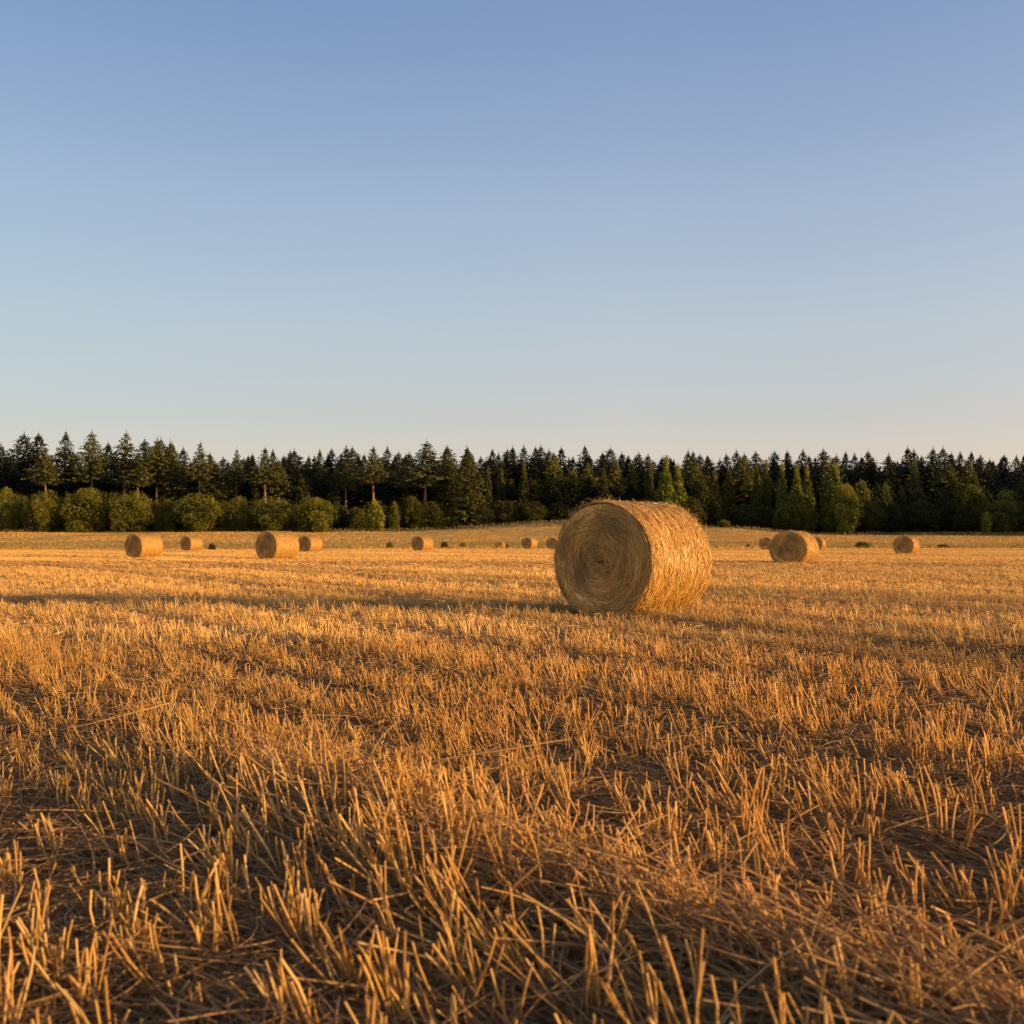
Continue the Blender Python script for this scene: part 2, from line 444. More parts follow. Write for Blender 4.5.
def stems(x, y, hgt, rad, tilt_sd, lean, k=4, bend=.20):
    """upright stems; returns centre lines"""
    n = len(x)
    z = tz(x, y) - .01
    ax = rng.normal(lean[0], tilt_sd, n); ay = rng.normal(lean[1], tilt_sd, n)
    t = np.linspace(0, 1, k)[None, :]
    bx = rng.normal(0, bend, n)[:, None]; by = rng.normal(0, bend, n)[:, None]
    px = x[:, None] + hgt[:, None] * (ax[:, None] * t + bx * (t * t - t))
    py = y[:, None] + hgt[:, None] * (ay[:, None] * t + by * (t * t - t))
    nrm = 1 / np.sqrt(1 + ax ** 2 + ay ** 2)
    pz = z[:, None] + (hgt * nrm)[:, None] * t
    return np.stack([px, py, pz], -1)

def hgt_field(x, y):
    tr = track(x, y)
    patch = fbm(x * .55, y * .55, 61, 3)
    v = vcoord(x, y) + .12 * (vnoise(ucoord(x, y) * .3, 0 * x, 55) - .5)
    swath = .80 + .22 * np.cos(v * 2 * math.pi / 1.34 + .6) * sstep(40, 12, y) + .18 * (vnoise(v * .55, 0 * v, 57) - .5)
    return (.185 + .08 * (patch - .5)) * swath * (1 - .5 * tr) * (1 - .1 * np.clip(ridge(x, y), 0, 1))

stub = Bag()
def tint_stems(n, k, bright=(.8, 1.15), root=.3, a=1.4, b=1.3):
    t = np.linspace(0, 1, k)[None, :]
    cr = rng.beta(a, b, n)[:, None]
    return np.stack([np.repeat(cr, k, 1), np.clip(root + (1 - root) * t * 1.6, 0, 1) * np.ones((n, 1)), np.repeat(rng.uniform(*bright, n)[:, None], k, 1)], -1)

def plant_zone(y0, y1, plants, per, r0, r1, sides, k, hs=1.0, rowsp=.15, jit=.014):
    x, y = wedge_pts(plants, y0, y1)
    x, y = snap_rows(x, y, rowsp, jit)
    tr = track(x, y); rd = np.clip(ridge(x, y), 0, 1)
    clump = fbm(x * 2.2, y * 2.2, 91, 2)
    keep = rng.random(len(x)) < (1 - .6 * tr) * (1 - .2 * rd) * np.clip((clump - .15) * 3.2, .2, 1)
    keep &= away_from_bales(x, y) & (y > y0 - .3)
    x = x[keep]; y = y[keep]
    cnt = rng.integers(per[0], per[1] + 1, len(x))
    lx = rng.normal(-.22, .20, len(x)); ly = rng.normal(-.02, .18, len(x))
    hh = hgt_field(x, y) * rng.uniform(.75, 1.2, len(x))
    X = np.repeat(x, cnt); Y = np.repeat(y, cnt); n = len(X)
    X = X + rng.normal(0, .013, n); Y = Y + rng.normal(0, .013, n)
    H = np.repeat(hh, cnt) * rng.uniform(.6, 1.15, n) * hs
    bent = rng.random(n) < .10
    P = stems(X, Y, H, None, .001, (0, 0), k)
    # lean per plant + splay
    t = np.linspace(0, 1, k)[None, :]
    ax = (np.repeat(lx, cnt) + rng.normal(0, .16, n)) * np.where(bent, 3.5, 1)
    ay = (np.repeat(ly, cnt) + rng.normal(0, .16, n)) * np.where(bent, 3.5, 1)
    P[..., 0] += H[:, None] * ax[:, None] * t; P[..., 1] += H[:, None] * ay[:, None] * t
    z0 = P[:, :1, 2]; P[..., 2] = z0 + (P[..., 2] - z0) / np.sqrt(1 + ax ** 2 + ay ** 2)[:, None]
    rad = rng.uniform(r0, r1, n)
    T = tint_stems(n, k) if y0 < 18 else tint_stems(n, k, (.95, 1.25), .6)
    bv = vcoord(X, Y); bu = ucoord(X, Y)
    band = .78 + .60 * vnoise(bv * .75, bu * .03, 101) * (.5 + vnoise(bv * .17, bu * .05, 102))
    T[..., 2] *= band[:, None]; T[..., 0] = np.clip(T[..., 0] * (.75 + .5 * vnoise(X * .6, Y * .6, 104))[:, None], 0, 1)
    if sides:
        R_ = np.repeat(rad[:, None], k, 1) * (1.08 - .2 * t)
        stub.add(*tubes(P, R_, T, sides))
    else:
        W = np.repeat(rad[:, None], k, 1) * (1.1 - .35 * t)
        az = -SUN_AZ + rng.normal(0, .75, n)
        side = np.stack([-np.sin(az), np.cos(az), np.zeros(n)], -1)
        stub.add(*ribbons(P, W, T, side))
    return n

cnts = [plant_zone(.7, 3.4, 150, (2, 6), .0017, .0031, 5, 5, hs=1.2),
        plant_zone(3.4, 8.5, 165, (3, 6), .0015, .0026, 3, 4),
        plant_zone(8.5, 18, 150, (3, 5), .0024, .0042, 0, 3, hs=.95),
        plant_zone(18, 32, 95, (3, 5), .0035, .0065, 0, 3, rowsp=.14, hs=.85),
        plant_zone(32, 55, 45, (3, 5), .005, .010, 0, 2, rowsp=.28, hs=.62),
        plant_zone(55, 100, 26, (3, 4), .008, .016, 0, 2, rowsp=.42, jit=.08, hs=.45),
        plant_zone(100, 150, 10, (2, 3), .02, .035, 0, 2, rowsp=.9, jit=.2, hs=.35)]
o = link('stubble', stub.mesh('stubble', M_STEM), kind='stuff')
o['label'] = 'golden cut straw stubble standing in rows over the whole field'; o['category'] = 'stubble'

# ------------------------------------------------------------------ loose straw litter
loose = Bag()
def litter(x, y, L, rad, zoff, tilt, dirang, sides, k, curl=.55, alpha=1.5, beta=2.0, bright=(.75, 1.1)):
    n = len(x); t = np.linspace(-.5, .5, k)[None, :]
    c = rng.normal(0, curl, n)[:, None]
    dx = np.cos(dirang)[:, None]; dy = np.sin(dirang)[:, None]
    lx = L[:, None] * t; ly = L[:, None] * c * (t * t - .08)
    X = x[:, None] + dx * lx - dy * ly; Y = y[:, None] + dy * lx + dx * ly
    zt = tz(X, Y)
    Z = zt * .6 + zt.mean(1, keepdims=True) * .4 + zoff[:, None] + np.abs(L[:, None] * np.tan(tilt)[:, None]) * (t + .5) + L[:, None] * rng.normal(0, .10, n)[:, None] * (.25 - t * t)
    Z = np.maximum(Z, zt + .002)
    P = np.stack([X, Y, Z], -1)
    cr = rng.beta(alpha, beta, n)[:, None]
    T = np.stack([np.repeat(cr, k, 1), np.repeat(rng.uniform(.5, 1, n)[:, None], k, 1), np.repeat(rng.uniform(*bright, n)[:, None], k, 1)], -1)
    R_ = np.repeat(rad[:, None], k, 1) * (1.05 - .9 * t * t)
    if sides: loose.add(*tubes(P, R_, T, sides))
    else: loose.add(*ribbons(P, R_, T))

rowang = math.atan2(RU[1], RU[0])
def lit_zone(y0, y1, dens, sides, k, r0, r1, l0, l1):
    x, y = wedge_pts(dens, y0, y1)
    ok = away_from_bales(x, y); x = x[ok]; y = y[ok]; n = len(x)
    tr = track(x, y)
    ang = np.where(rng.random(n) < .35 + .5 * tr, rowang + rng.normal(0, .35, n), rng.uniform(0, 2 * math.pi, n))
    litter(x, y, rng.uniform(l0, l1, n), rng.uniform(r0, r1, n), rng.gamma(1.3, .011, n) + .004, np.abs(rng.normal(0, .10, n)), ang, sides, k)
lit_zone(.7, 4.2, 1700, 3, 7, .0008, .0019, .06, .30)
lit_zone(.7, 4.2, 650, 3, 6, .0016, .0028, .08, .36)
lit_zone(4.2, 9, 850, 3, 5, .0014, .0028, .08, .36)
lit_zone(9, 18, 420, 0, 3, .0025, .0045, .12, .4)
lit_zone(18, 45, 30, 0, 3, .006, .01, .2, .5)
# windrow pile: tangled straw
def pile(n, y0, y1, zmax, l0, l1, r0, r1, tilt=.28):
    x, y = wedge_pts(n / 10., y0, y1)
    r = ridge(x, y); keep = rng.random(len(x)) < r * 1.1
    x = x[keep]; y = y[keep]; r = r[keep]; m = len(x)
    ang = np.where(rng.random(m) < .5, rowang + math.pi * .5 * (rng.random(m) < .2) + rng.normal(0, .5, m), rng.uniform(0, 2 * math.pi, m))
    litter(x, y, rng.uniform(l0, l1, m), rng.uniform(r0, r1, m), rng.uniform(0, 1, m) ** 1.4 * zmax * r, np.clip(np.abs(rng.normal(0, tilt, m)), 0, .5), ang, 3, 6, curl=.9, alpha=2.2, beta=1.6, bright=(.85, 1.15))
pile(24000, 1.2, 5.5, .075, .10, .38, .0012, .0026)
pile(900, 1.2, 5.5, .08, .2, .42, .0018, .0030, .22)
# a few long straws lying over everything
for (px, py, ang, L, zo, ti) in ((480, 800, 0.15, .62, .13, .14), (590, 950, -.75, .55, .07, .10), (120, 745, .3, .40, .12, .2), (740, 965, 2.6, .5, .06, .05), (400, 960, 2.4, .45, .08, .1),
                             (880, 850, 2.2, .4, .05, .1), (610, 880, 1.0, .35, .06, .3), (300, 880, 2.5, .42, .08, .2), (425, 820, .25, .5, .12, .1)):
    d = CAMH * F / (py - HZ)
    litter(np.array([at_px(px, d)]), np.array([d]), np.array([L]), np.array([.0032]), np.array([zo * .7]), np.array([ti]), np.array([ang]), 5, 8, curl=.2, alpha=6, beta=2)
o = link('loose_straw', loose.mesh('loose_straw', M_LOOSE), kind='stuff')
o['label'] = 'tangled loose straw lying between the stubble and in a windrow'; o['category'] = 'loose straw'

# ------------------------------------------------------------------ rough grass of the margin and the bank
gr = Bag()
def grass_zone(n, xr, yr, h, w, crf, hscale=None):
    x = rng.uniform(*xr, n); y = rng.uniform(*yr, n)
    k = 3
    dens = fbm(x / 9, y / 6, 71, 3)
    keep = rng.random(n) < sstep(.25, .6, dens); x = x[keep]; y = y[keep]; dens = dens[keep]; n = len(x)
    H = rng.uniform(.5, 1.2, n) * h * (.6 + .8 * dens)
    P = stems(x, y, H, None, .3, (-.05, 0), k)
    t = np.linspace(0, 1, k)[None, :]
    W = np.repeat(rng.uniform(.5, 1, n)[:, None] * w, k, 1) * (1.05 - t)
    cr = np.clip(crf(x, y) + rng.normal(0, .12, n), 0, 1)
    T = np.stack([np.repeat(cr[:, None], k, 1), np.clip(.5 + t, 0, 1) * np.ones((n, 1)), np.repeat(rng.uniform(.8, 1.1, n)[:, None], k, 1)], -1)
    gr.add(*ribbons(P, W, T))
grass_zone(70000, (-130, 130), (146, 222), .45, .06, lambda x, y: .85 - .5 * fbm(x / 12, y / 12, 5, 3))
grass_zone(110000, (-135, 140), (220, 264), .16, .09, lambda x, y: .85 + 0 * x)
grass_zone(22000, (-140, 150), (262, 282), .75, .13, lambda x, y: .28 + .3 * (vnoise(x / 8, y / 8, 2) - .5))
o = link('rough_grass', gr.mesh('rough_grass', M_GRASS), kind='stuff')
o['label'] = 'dry rough grass along the far field margin and below the trees'; o['category'] = 'grass'

# ------------------------------------------------------------------ trees
def leaf_quads(C, size, T, nrm=None, aspect=1.0):
    """random quads at centres C"""
    n = len(C)
    a = rng.normal(size=(n, 3)); a /= np.linalg.norm(a, axis=1, keepdims=True)
    r = rng.normal(size=(n, 3)) if nrm is None else nrm
    b = np.cross(a, r); b /= np.linalg.norm(b, axis=1, keepdims=True) + 1e-9
    s = size[:, None]
    V = np.stack([C - a * s, C + b * s * aspect * .7, C + a * s, C - b * s * aspect * .7], 1).reshape(-1, 3)
    Fc = np.arange(n * 4).reshape(n, 4)
    return V, Fc, np.repeat(T, 4, axis=0)

def trunk_mesh(h, r0, bend=.1):
    k = 9; t = np.linspace(0, 1, k)
    P = np.stack([bend * np.sin(t * 4), bend * np.cos(t * 3) - bend, t * h], -1)[None]
    R_ = (r0 * (1 - t) ** .8 + .03)[None]
    R_[0, 0] *= 1.3
    return tubes(P, R_, np.full((1, k, 3), .5), 8)

def spruce(h=25., rmax=3.3, clear=2., full=1.0, seed=0, ragged=.3):
    """returns trunk mesh, crown mesh"""
    B = Bag(); B.add(*trunk_mesh(h * .90, .24 + .004 * h))
    V, Fc, T = [], [], []
    C = []; S = []; TT = []
    z = clear
    bag_br = []
    while z < h - .25:
        q = (z - clear) / (h - clear)
        dz = h - z
        prof = rmax * min(1.0, (dz / 8.0)) ** .95 * (.80 + .20 * min(1, q * 6)) * (1 + .10 * math.sin(z * 2.1))
        nb = max(5, int(11 * full * (1 - .45 * q)))
        ph0 = rng.uniform(0, 6.28)
        for k in range(nb):
            ph = ph0 + k * 6.283 / nb + rng.normal(0, .25)
            L = max(.12, prof * (1 + rng.normal(0, ragged * .62)))
            if rng.random() < .10 * (1 - q): L *= .4
            m = max(2, int(L / .30))
            t = ((np.arange(m) + rng.random(m) * .9 + .1) / m) ** .62
            dzb = -.45 * L * t + .22 * L * t ** 2 + (.25 * L * t if q > .85 else 0)
            for rep in range(3):
                jt = .05 + .12 * min(1, dz / 4); cx = np.cos(ph) * L * t + rng.normal(0, jt, m); cy = np.sin(ph) * L * t + rng.normal(0, jt, m)
                cz = z + dzb + rng.normal(0, .07, m) - rep * .12
                C.append(np.stack([cx, cy, cz], -1)); S.append(rng.uniform(.15, .32, m) * (1 - .30 * q) * (.45 if dz < .9 else 1))
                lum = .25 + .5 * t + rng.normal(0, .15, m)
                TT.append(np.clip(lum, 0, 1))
        z += rng.uniform(.34, .62) * (1 - .35 * q)
    # leader
    m = 12; C.append(np.stack([rng.normal(0, .04, m), rng.normal(0, .04, m), np.linspace(h - 1.0, h + .3, m)], -1)); S.append(np.full(m, .10)); TT.append(np.full(m, .4))
    C = np.concatenate(C); S = np.concatenate(S); TT = np.concatenate(TT)
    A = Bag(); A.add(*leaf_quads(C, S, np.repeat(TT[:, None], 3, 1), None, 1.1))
    return B.mesh('trunk', M_BARK), A.mesh('crown', M_NEEDLE)

def lumpy(h, w, lumps, nleaf, base=.0, pointed=0., leaf=.17, name='crown', mat=None, trunk=True):
    """broadleaf crown or bush: leaves on the shells of many lumps"""
    C = []; S = []; TT = []
    for i in range(lumps):
        q = rng.random() ** .9
        zc = base + (h - base) * (.04 + .84 * q)
        rr = (w / 2) * (math.sqrt(max(0, 1 - (2 * q - .85) ** 2 * .75)) * (1 - pointed * q) if pointed < .9 else (1 - q) * .9 + .12)
        ph = rng.uniform(0, 6.283); rad = rr * math.sqrt(rng.random()) * .82
        lr = (w * .5) * rng.uniform(.20, .36) * (1 - .4 * pointed * q)
        n = max(20, int(nleaf / lumps))
        d = rng.normal(size=(n, 3)); d /= np.linalg.norm(d, axis=1, keepdims=True)
        rr2 = lr * (rng.uniform(.55, 1.12, n) ** .6)
        c = np.array([math.cos(ph) * rad, math.sin(ph) * rad, zc])
        P = c + d * rr2[:, None] * np.array([1, 1, 1.05])
        C.append(P); S.append(rng.uniform(.6, 1.3, n) * leaf)
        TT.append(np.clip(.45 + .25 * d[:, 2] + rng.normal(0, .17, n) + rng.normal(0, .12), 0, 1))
    n = int(nleaf * .14); d = rng.normal(size=(n, 3)); d /= np.linalg.norm(d, axis=1, keepdims=True)
    P = d * np.array([w * .38, w * .38, (h - base) * .40]) * (rng.random(n) ** .4)[:, None] + np.array([0, 0, base + (h - base) * .44])
    if pointed > .5: P[:, :2] *= np.clip(1.15 - (P[:, 2:] - base) / (h - base), .1, 1)
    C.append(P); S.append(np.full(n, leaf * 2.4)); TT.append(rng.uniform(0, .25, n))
    # stray twigs
    n = int(nleaf * .06); d = rng.normal(size=(n, 3)); d /= np.linalg.norm(d, axis=1, keepdims=True)
    P = d * np.array([w * .5, w * .5, (h - base) * .5]) * rng.uniform(.85, 1.08, n)[:, None] + np.array([0, 0, base + (h - base) * .52])
    if pointed > .5: P[:, :2] *= np.clip(1.15 - (P[:, 2:] - base) / (h - base), .1, 1)
    C.append(P); S.append(np.full(n, leaf * .8)); TT.append(rng.uniform(.3, .9, n))
    for _ in range(16):      # shoots standing out of the crown
        ph = rng.uniform(0, 6.283); rad = w * .5 * math.sqrt(rng.random()) * (.15 if pointed > .5 else .62); m_ = 34
        q = rng.random(m_); z0 = base + (h - base) * (.96 - .95 * (rad / (w * .5)) ** 2); hh = rng.uniform(.05, .15) * h
        C.append(np.stack([math.cos(ph) * rad * (1 + .12 * q) + rng.normal(0, .14, m_), math.sin(ph) * rad * (1 + .12 * q) + rng.normal(0, .14, m_), z0 - hh * .8 + q * hh * 1.4], -1))
        S.append(np.full(m_, leaf * .85) * (1.1 - .5 * q)); TT.append(rng.uniform(.4, 1, m_))
    C = np.concatenate(C); S = np.concatenate(S); TT = np.concatenate(TT)
    k = C[:, 2] > .03; C = C[k]; S = S[k]; TT = TT[k]
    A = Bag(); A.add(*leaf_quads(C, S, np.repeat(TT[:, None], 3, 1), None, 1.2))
    B = Bag(); B.add(*trunk_mesh(h * (.3 if h < 10 else .75), .03 + .007 * h, .02))
    return B.mesh('trunk', M_BARK), A.mesh('crown', mat or M_LEAF)

SP = [spruce(25, 3.1, 1.5, 1.0), spruce(25, 2.5, 2., 1.0), spruce(25, 3.6, 2.5, .95, ragged=.35), spruce(25, 2.9, 3., .9, ragged=.4), spruce(25, 2.2, 2, 1.0)]
SPB = [spruce(25, 3.0, 14.5, .8, ragged=.5), spruce(25, 3.4, 13, .85, ragged=.55), spruce(25, 2.6, 15.5, .75, ragged=.55)]   # bare lower trunk
BUSH = [lumpy(9, 9, 30, 15000, leaf=.125), lumpy(9, 8, 26, 14000, leaf=.125), lumpy(9, 10, 36, 16000, leaf=.125), lumpy(9, 6, 20, 10000, pointed=.45, leaf=.12)]
BRO = [lumpy(16, 9, 34, 8500, base=.2, pointed=.25, leaf=.2), lumpy(16, 8, 30, 8000, base=.2, pointed=.45, leaf=.2), lumpy(16, 7, 30, 8000, base=.5, pointed=.6, leaf=.19)]
CON = [lumpy(14, 5.5, 26, 7000, base=.3, pointed=.95, leaf=.17), lumpy(14, 5, 24, 6500, base=.3, pointed=.95, leaf=.16)]

BASEH = {id(SP): 25, id(SPB): 25, id(BUSH): 9, id(BRO): 16, id(CON): 14}
BASEW = {id(SP): 6.0, id(SPB): 6.6, id(BUSH): 9.0, id(BRO): 8.3, id(CON): 5.2}

def place(kind, idx, px, ytop, d, wpx, name, label, cat, group, col):
    x = at_px(px, d); z = float(tz(x, d)) - .05
    ztop = (HZ - ytop) / F * d + CAMH
    h = ztop - z
    w = wpx / F * d
    r = thing(name, label, cat, (x, d, z), rng.uniform(0, 6.28), group)
    sw = w / BASEW[id(kind)] * rng.uniform(.9, 1.12); sh = h / BASEH[id(kind)]
    r.rotation_euler[0] = rng.normal(0, .018); r.rotation_euler[1] = rng.normal(0, .018)
    r.scale = (sw, sw, sh)
    tr, cr = kind[idx % len(kind)]
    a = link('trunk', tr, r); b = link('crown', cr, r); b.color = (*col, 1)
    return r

# landmarks that labels refer to
LM = [(0, 'the left edge'), (144, 'the leftmost bale'), (191, 'the small second bale'), (277, 'the nearest left bale'),
      (422, 'the lone middle bale'), (530, 'the tiny bright bale'), (633, 'the big bale'), (793, 'the wide right bale'),
      (906, 'the rightmost bale'), (1024, 'the right edge')]
ORD = ['first', 'second', 'third', 'fourth', 'fifth', 'sixth', 'seventh', 'eighth', 'ninth', 'tenth', 'eleventh', 'twelfth', 'thirteenth', 'fourteenth']
def where_labels(pxs, noun):
    """one phrase per entry, counted from the landmark left of it"""
    order = sorted(range(len(pxs)), key=lambda i: pxs[i]); out = [None] * len(pxs); cnt = {}
    for i in order:
        lm = max((l for l in LM if l[0] <= max(pxs[i], 0)), key=lambda l: l[0])
        cnt[lm[0]] = cnt.get(lm[0], 0) + 1
        k = cnt[lm[0]]
        if lm[0] == 0: out[i] = f'{ORD[k-1]} {noun} from {lm[1]}'
        else: out[i] = f'{ORD[k-1]} {noun} right of {lm[1]}'
    return out

sky = [(0, 443), (21, 432), (38, 432), (64, 431), (106, 442), (145, 438), (160, 438), (169, 442), (184, 447), (212, 452), (222, 456),
       (243, 457), (252, 453), (272, 449), (282, 455), (290, 450), (296, 449), (307, 455), (318, 449), (333, 448), (344, 445), (355, 446), (365, 453), (387, 446), (396, 451), (407, 451), (447, 445),
       (468, 446), (480, 456), (491, 448), (498, 452), (507, 448), (514, 446), (525, 445), (534, 446), (541, 444), (548, 449), (560, 446), (574, 456), (586, 445), (602, 452), (609, 447), (622, 452),
       (629, 456), (637, 452), (648, 453), (661, 456), (670, 459), (686, 450), (692, 450), (700, 453), (711, 457), (728, 453), (736, 450), (745, 453), (758, 450), (774, 450),
       (788, 450), (803, 449), (811, 455), (825, 448), (836, 454), (846, 451), (855, 453), (870, 450), (888, 453), (897, 460), (908, 446), (914, 449), (923, 455), (935, 446),
       (943, 446), (953, 452), (960, 451), (972, 451), (982, 454), (990, 459), (1005, 454), (1016, 455), (1026, 454)]
names = where_labels([s[0] for s in sky], 'dark skyline spruce')
for i, (px, yt) in enumerate(sky):
    d = 300 + (i * 37 % 5) * 2.5 if px < 330 else 306 + (i * 37 % 5) * 3
    g = rng.uniform(.8, 1.15)
    w = rng.uniform(31, 40) if px < 200 else rng.uniform(26, 34)
    place(SP, i * 7 % 5, px, yt, d, w, 'spruce_tree', names[i], 'spruce', 'dark spruces forming the skyline of the wood', (g * .8, g * .85, g * .8))

# sunlit spruces with bare trunks in front of the dark ones, left half; sunlight put into their crown colour
lit = [(45, 447, 24, 'bright green ragged'), (91, 430, 26, 'tall sunlit'), (123, 431, 34, 'broad sunlit'), (138, 452, 26, 'olive lower'), (157, 437, 26, 'sunlit narrow'), (171, 440, 22, 'olive dense'),
       (199, 441, 22, 'thin topped bare stemmed'), (211, 460, 26, 'olive round shouldered'), (235, 448, 18, 'slim bare stemmed'), (266, 447, 26, 'broad olive bare stemmed'), (279, 458, 18, 'leaning olive'),
       (345, 462, 20, 'dull green bare stemmed'), (374, 446, 24, 'loosely branched orange tinged'), (425, 440, 30, 'tallest middle'), (447, 446, 26, 'broad middle'), (468, 448, 24, 'dense middle')]
names = where_labels([s[0] for s in lit], 'sunlit one')
for i, (px, yt, w, adj) in enumerate(lit):
    dense = px > 430 or 'dense' in adj
    place(SPB if not dense else SP, i, px, yt, 286 + (i % 3) * 3, w * 1.3, 'spruce_tree', adj + ' spruce, ' + names[i],
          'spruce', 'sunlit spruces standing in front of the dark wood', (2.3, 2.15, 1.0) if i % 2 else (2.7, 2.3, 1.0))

mid = [  # px, ytop, width, kind, colour gain with sun or shade painted in, adjective
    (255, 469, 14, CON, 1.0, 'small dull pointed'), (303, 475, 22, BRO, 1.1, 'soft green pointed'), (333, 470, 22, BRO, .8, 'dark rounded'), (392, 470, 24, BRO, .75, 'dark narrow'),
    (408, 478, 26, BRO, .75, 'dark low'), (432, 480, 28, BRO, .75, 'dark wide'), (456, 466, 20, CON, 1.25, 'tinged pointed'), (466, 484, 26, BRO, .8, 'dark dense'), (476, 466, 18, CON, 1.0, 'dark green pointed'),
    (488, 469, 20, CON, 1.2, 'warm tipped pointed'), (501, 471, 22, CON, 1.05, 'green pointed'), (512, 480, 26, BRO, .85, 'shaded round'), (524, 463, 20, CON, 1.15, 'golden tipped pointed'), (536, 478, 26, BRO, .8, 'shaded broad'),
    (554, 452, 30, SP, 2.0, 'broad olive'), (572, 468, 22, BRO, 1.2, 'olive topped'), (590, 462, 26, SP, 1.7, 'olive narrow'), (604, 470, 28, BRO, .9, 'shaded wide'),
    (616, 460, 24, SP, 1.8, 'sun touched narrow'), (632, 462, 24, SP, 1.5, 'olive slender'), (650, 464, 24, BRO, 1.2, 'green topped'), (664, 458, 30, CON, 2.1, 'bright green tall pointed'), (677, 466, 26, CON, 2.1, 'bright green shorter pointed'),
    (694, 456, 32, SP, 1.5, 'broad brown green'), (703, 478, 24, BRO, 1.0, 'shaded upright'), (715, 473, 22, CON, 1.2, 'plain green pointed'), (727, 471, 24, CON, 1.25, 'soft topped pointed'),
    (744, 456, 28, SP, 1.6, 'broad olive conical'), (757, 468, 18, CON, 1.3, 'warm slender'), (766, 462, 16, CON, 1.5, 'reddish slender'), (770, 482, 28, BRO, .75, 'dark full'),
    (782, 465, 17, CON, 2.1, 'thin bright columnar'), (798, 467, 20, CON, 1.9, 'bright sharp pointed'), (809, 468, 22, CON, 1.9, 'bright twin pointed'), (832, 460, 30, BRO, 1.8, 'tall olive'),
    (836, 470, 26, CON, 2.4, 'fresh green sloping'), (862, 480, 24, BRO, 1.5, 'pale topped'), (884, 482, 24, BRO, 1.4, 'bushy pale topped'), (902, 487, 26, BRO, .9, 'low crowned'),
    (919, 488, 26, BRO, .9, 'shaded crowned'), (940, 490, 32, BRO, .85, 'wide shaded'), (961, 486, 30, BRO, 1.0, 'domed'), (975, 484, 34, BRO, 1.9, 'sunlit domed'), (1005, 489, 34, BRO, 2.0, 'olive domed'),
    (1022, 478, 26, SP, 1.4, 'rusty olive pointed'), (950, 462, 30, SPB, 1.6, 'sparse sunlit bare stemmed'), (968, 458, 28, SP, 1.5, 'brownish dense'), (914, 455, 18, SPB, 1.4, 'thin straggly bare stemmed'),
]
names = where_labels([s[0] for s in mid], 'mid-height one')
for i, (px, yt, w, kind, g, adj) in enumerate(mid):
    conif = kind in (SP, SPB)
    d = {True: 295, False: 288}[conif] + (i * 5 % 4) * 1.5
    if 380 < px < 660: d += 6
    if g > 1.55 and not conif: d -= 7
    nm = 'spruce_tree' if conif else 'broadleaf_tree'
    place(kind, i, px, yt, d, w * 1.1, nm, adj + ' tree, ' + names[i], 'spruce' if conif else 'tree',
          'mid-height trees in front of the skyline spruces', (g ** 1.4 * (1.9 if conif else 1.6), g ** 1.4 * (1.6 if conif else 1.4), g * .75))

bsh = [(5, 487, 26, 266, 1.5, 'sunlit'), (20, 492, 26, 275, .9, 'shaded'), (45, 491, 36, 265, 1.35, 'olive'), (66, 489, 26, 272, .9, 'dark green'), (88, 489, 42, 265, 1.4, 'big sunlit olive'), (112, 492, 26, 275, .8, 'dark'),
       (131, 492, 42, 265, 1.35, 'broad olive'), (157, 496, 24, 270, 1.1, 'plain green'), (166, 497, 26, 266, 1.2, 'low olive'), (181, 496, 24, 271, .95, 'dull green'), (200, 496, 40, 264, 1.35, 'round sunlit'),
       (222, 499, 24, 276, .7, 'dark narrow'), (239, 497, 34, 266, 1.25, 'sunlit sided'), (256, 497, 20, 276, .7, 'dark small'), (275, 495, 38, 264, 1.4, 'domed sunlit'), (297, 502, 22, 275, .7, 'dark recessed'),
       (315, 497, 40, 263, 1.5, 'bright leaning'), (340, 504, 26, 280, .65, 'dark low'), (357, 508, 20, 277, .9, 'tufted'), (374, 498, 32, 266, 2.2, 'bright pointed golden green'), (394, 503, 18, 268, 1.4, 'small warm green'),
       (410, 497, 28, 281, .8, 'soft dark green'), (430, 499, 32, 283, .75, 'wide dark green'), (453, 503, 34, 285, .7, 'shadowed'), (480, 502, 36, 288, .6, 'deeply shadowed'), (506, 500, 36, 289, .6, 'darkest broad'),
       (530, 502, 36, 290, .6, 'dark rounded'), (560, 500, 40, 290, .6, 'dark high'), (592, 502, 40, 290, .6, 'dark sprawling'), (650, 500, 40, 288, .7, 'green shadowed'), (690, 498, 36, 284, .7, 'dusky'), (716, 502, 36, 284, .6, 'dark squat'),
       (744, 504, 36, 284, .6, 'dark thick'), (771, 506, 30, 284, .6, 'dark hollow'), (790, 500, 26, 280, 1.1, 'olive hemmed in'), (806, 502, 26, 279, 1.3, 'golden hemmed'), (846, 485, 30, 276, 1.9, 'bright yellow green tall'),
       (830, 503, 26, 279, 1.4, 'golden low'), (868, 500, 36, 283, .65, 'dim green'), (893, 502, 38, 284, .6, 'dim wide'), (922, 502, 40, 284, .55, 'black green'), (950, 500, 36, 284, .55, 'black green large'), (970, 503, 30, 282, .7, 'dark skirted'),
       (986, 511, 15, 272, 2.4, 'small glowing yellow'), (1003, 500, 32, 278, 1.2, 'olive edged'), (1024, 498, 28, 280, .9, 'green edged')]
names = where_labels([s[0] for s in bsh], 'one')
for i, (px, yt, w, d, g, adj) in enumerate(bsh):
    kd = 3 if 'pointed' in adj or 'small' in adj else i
    place(BUSH, kd, px, yt + rng.uniform(-2, 4), d, w * (1.13 if px < 360 else 1.1), 'bush', adj + ' bush, ' + names[i], 'bush', 'bushes along the foot of the wood', (g ** 1.2 * 2.1, g ** 1.2 * 1.75, g * .65))

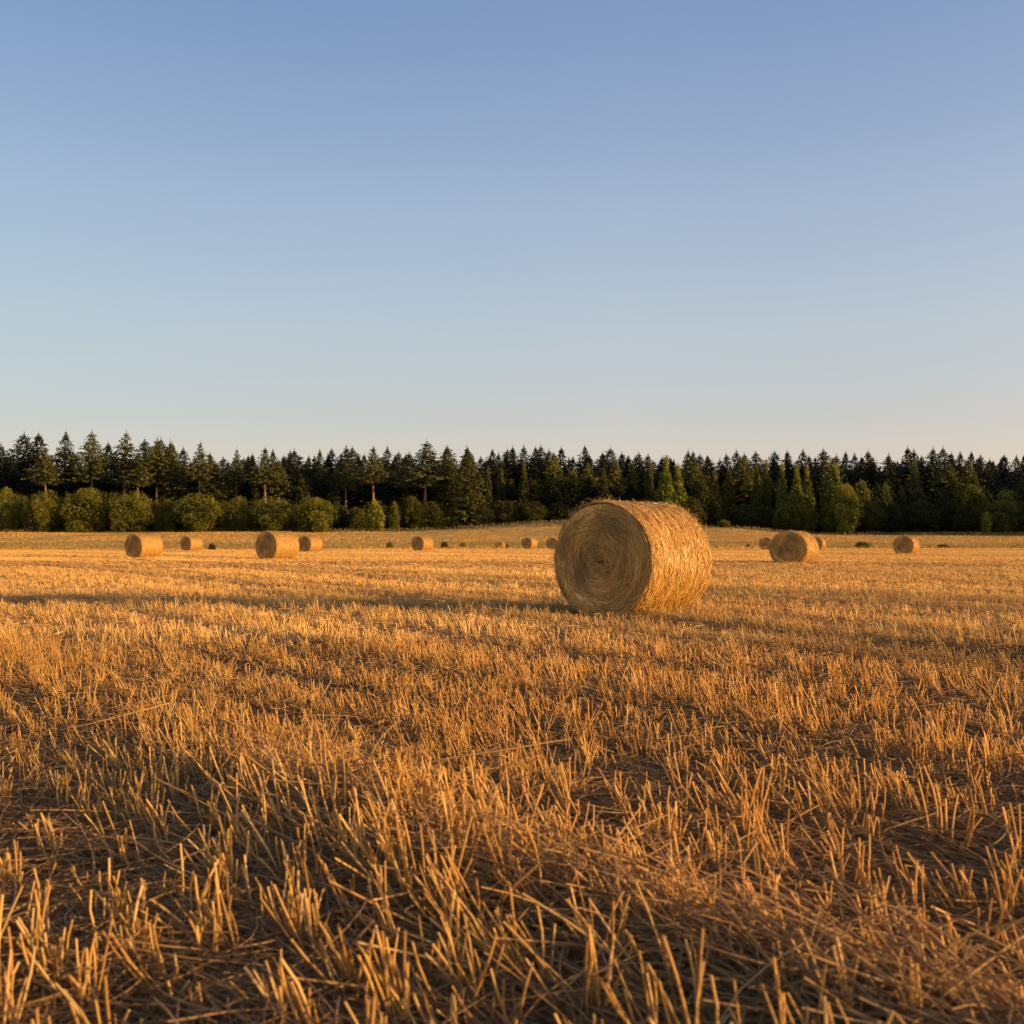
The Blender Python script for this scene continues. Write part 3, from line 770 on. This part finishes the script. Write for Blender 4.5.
# small scattered weeds in the grass margin
wd = [(212, 543.5, 10, 150, .5, 'dark low weed clump just right of the small second bale from the left'), (463, 542.2, 9, 200, 1.7, 'pale green weed tuft right of the minute dark clump beyond the lone bale'),
      (444.5, 541.3, 7, 185, .35, 'minute dark square clump just right of the lone small middle bale'), (390, 541.0, 14, 190, 1.9, 'flat brown weed patch left of the lone small middle bale'),
      (507, 544.5, 8, 174, .5, 'dark weed tuft against the tiny dark bale in the dip'), (862, 541.5, 18, 160, 1.1, 'brown heaped weed clump left of the farthest right bale'), (943, 544, 12, 158, .5, 'low dark weed clump right of the farthest right bale'), (748, 544, 9, 158, .5, 'low dark weed clump left of the wide brown ended bale'),
      (724, 520, 16, 266, 1.0, 'soft green thicket on the bank right of the big near bale')]
for i, (px, yt, w, d, g, lab) in enumerate(wd):
    place(BUSH, i, px, yt, d, w, 'weed_clump', lab, 'weeds', 'weed clumps in the rough grass', (g * 3.2 + .6, g * 2.2 + .5, g * 1.1 + .3))

# ------------------------------------------------------------------ the deep wood behind and beyond the frame: one mass
def wood():
    me_list = []
    B = Bag()
    src = []
    for tr, cr in SP[:4]:
        V = np.empty(len(cr.vertices) * 3, dtype=np.float32); cr.vertices.foreach_get('co', V); V = V.reshape(-1, 3)
        T = np.empty(len(cr.vertices) * 4, dtype=np.float32); cr.attributes['tint'].data.foreach_get('color', T); T = T.reshape(-1, 4)[:, :3]
        nq = len(V) // 4
        src.append((V.reshape(nq, 4, 3), T.reshape(nq, 4, 3)))
    spots = []
    for px in np.arange(-110, 1140, 13):
        spots.append((at_px(px, 318) + rng.normal(0, 1), 318 + rng.uniform(-3, 6), rng.uniform(20, 22.5), .5))
    for px in np.arange(-110, 1140, 17):
        spots.append((at_px(px, 335) + rng.normal(0, 1), 335 + rng.uniform(-3, 6), rng.uniform(20, 23), .4))
    for px in np.arange(-10, 1040, 12):   # low dark filling right behind the bushes
        spots.append((at_px(px, 297) + rng.normal(0, 1), 297 + rng.uniform(-2, 2), rng.uniform(12, 15), .6))
    for k in range(60):                   # beyond the right edge of the frame, the wood comes forward
        y = rng.uniform(248, 300); spots.append((rng.uniform(146, 240), y, rng.uniform(19, 26), .6))
    for k in range(30):
        spots.append((rng.uniform(-240, -150), rng.uniform(272, 310), rng.uniform(20, 26), .6))
    for i, (x, y, h, keep) in enumerate(spots):
        V, T = src[i % 4]; nq = len(V); sel = rng.random(nq) < keep
        a = rng.uniform(0, 6.28); c, s = math.cos(a), math.sin(a); w = rng.uniform(.95, 1.3); q = V[sel] * np.array([1, 1, h / 25.])
        cen = q.mean(1, keepdims=True); q = cen * np.array([w, w, 1]) + (q - cen) * 1.5
        q2 = q.copy(); q2[..., 0] = q[..., 0] * c - q[..., 1] * s + x; q2[..., 1] = q[..., 0] * s + q[..., 1] * c + y; q2[..., 2] += float(tz(x, y)) - .3
        q2 = q2.reshape(-1, 3)
        B.add(q2, np.arange(len(q2)).reshape(-1, 4), T[sel].reshape(-1, 3) * .7)
    o = link('deep_wood', B.mesh('deep_wood', M_NEEDLE), kind='stuff')
    o['label'] = 'dark mass of dense spruce wood behind the front trees'; o['category'] = 'wood'
    o.color = (.7, .75, .7, 1)
wood()

# ------------------------------------------------------------------ light, world, camera
world = bpy.data.worlds.new('World'); scene.world = world; world.use_nodes = True
nt = world.node_tree; nt.nodes.clear()
wo = nt.nodes.new('ShaderNodeOutputWorld'); bg = nt.nodes.new('ShaderNodeBackground')
skyn = nt.nodes.new('ShaderNodeTexSky'); skyn.sky_type = 'NISHITA'; skyn.sun_disc = False
skyn.sun_elevation = SUN_EL; skyn.sun_rotation = math.radians(90) + SUN_AZ
skyn.altitude = 60; skyn.air_density = 1.0; skyn.dust_density = 1.0; skyn.ozone_density = 1.0
bg.inputs[1].default_value = .15
# haze correction of the clear-sky model: flatter towards the horizon, a little brighter on the sun's side
tintn = mixc(nt, skyn.outputs[0], (.282, .249, .2925), 1.0, 'MULTIPLY')
sepc = nd(nt, 'ShaderNodeSeparateColor'); nt.links.new(tintn, sepc.inputs[0])
tc = nd(nt, 'ShaderNodeTexCoord'); sx = nd(nt, 'ShaderNodeSeparateXYZ'); nt.links.new(tc.outputs['Generated'], sx.inputs[0])
cmb = nd(nt, 'ShaderNodeCombineColor')
for ci, (g_, a_, lo) in enumerate(((.95, .90, .70), (.80, .83, .79), (.60, .79, .86))):
    pw = nd(nt, 'ShaderNodeMath', operation='POWER'); nt.links.new(sepc.outputs[ci], pw.inputs[0]); pw.inputs[1].default_value = g_
    mr = nd(nt, 'ShaderNodeMapRange'); nt.links.new(sx.outputs[0], mr.inputs[0])
    mr.inputs[1].default_value = -.5; mr.inputs[2].default_value = .1; mr.inputs[3].default_value = lo * a_ / .15; mr.inputs[4].default_value = a_ / .15
    ml = nd(nt, 'ShaderNodeMath', operation='MULTIPLY'); nt.links.new(pw.outputs[0], ml.inputs[0]); nt.links.new(mr.outputs[0], ml.inputs[1])
    nt.links.new(ml.outputs[0], cmb.inputs[ci])
er = ramp(nt, sx.outputs[2], [(.0, (.49, .475, .46)), (.105, (.485, .465, .445)), (.185, (.56, .53, .485)), (.286, (.585, .55, .52)), (.44, (.48, .485, .505)), (.7, (.47, .49, .53))])
sk2 = mixc(nt, cmb.outputs[0], er, 1.0, 'MULTIPLY'); sk3 = mixc(nt, sk2, (2., 2., 2.), 1.0, 'MULTIPLY')
nt.links.new(sk3, bg.inputs[0]); nt.links.new(bg.outputs[0], wo.inputs[0])

sl = bpy.data.lights.new('sun', 'SUN'); sl.energy = 7.3; sl.angle = math.radians(.6); sl.color = (1.0, .625, .25)
so = bpy.data.objects.new('sun', sl); COL.objects.link(so)
to_sun = np.array([math.cos(SUN_EL) * math.cos(SUN_AZ), -math.cos(SUN_EL) * math.sin(SUN_AZ), math.sin(SUN_EL)])
from mathutils import Vector
so.rotation_euler = Vector(-to_sun).to_track_quat('-Z', 'Y').to_euler()

cd = bpy.data.cameras.new('camera'); cam = bpy.data.objects.new('camera', cd); COL.objects.link(cam)
cd.sensor_width = 36; cd.lens = 36 * F / 1024; cd.clip_end = 6000; cd.clip_start = .05
cam.location = (0, 0, CAMH + float(0))
cam.rotation_euler = (math.radians(90) + math.atan((HZ - 512) / F), 0, 0)
cd.dof.use_dof = True; cd.dof.focus_distance = 12; cd.dof.aperture_fstop = 6.3
scene.camera = cam
scene.view_settings.view_transform = 'Standard'; scene.view_settings.look = 'None'; scene.view_settings.exposure = 0
scene.cycles.use_denoising = True
scene.cycles.max_bounces = 6; scene.cycles.diffuse_bounces = 4; scene.cycles.transmission_bounces = 3
scene.cycles.sample_clamp_indirect = 6
print('stems', cnts, 'stub quads', sum(len(f) for f in stub.F), 'loose', sum(len(f) for f in loose.F))
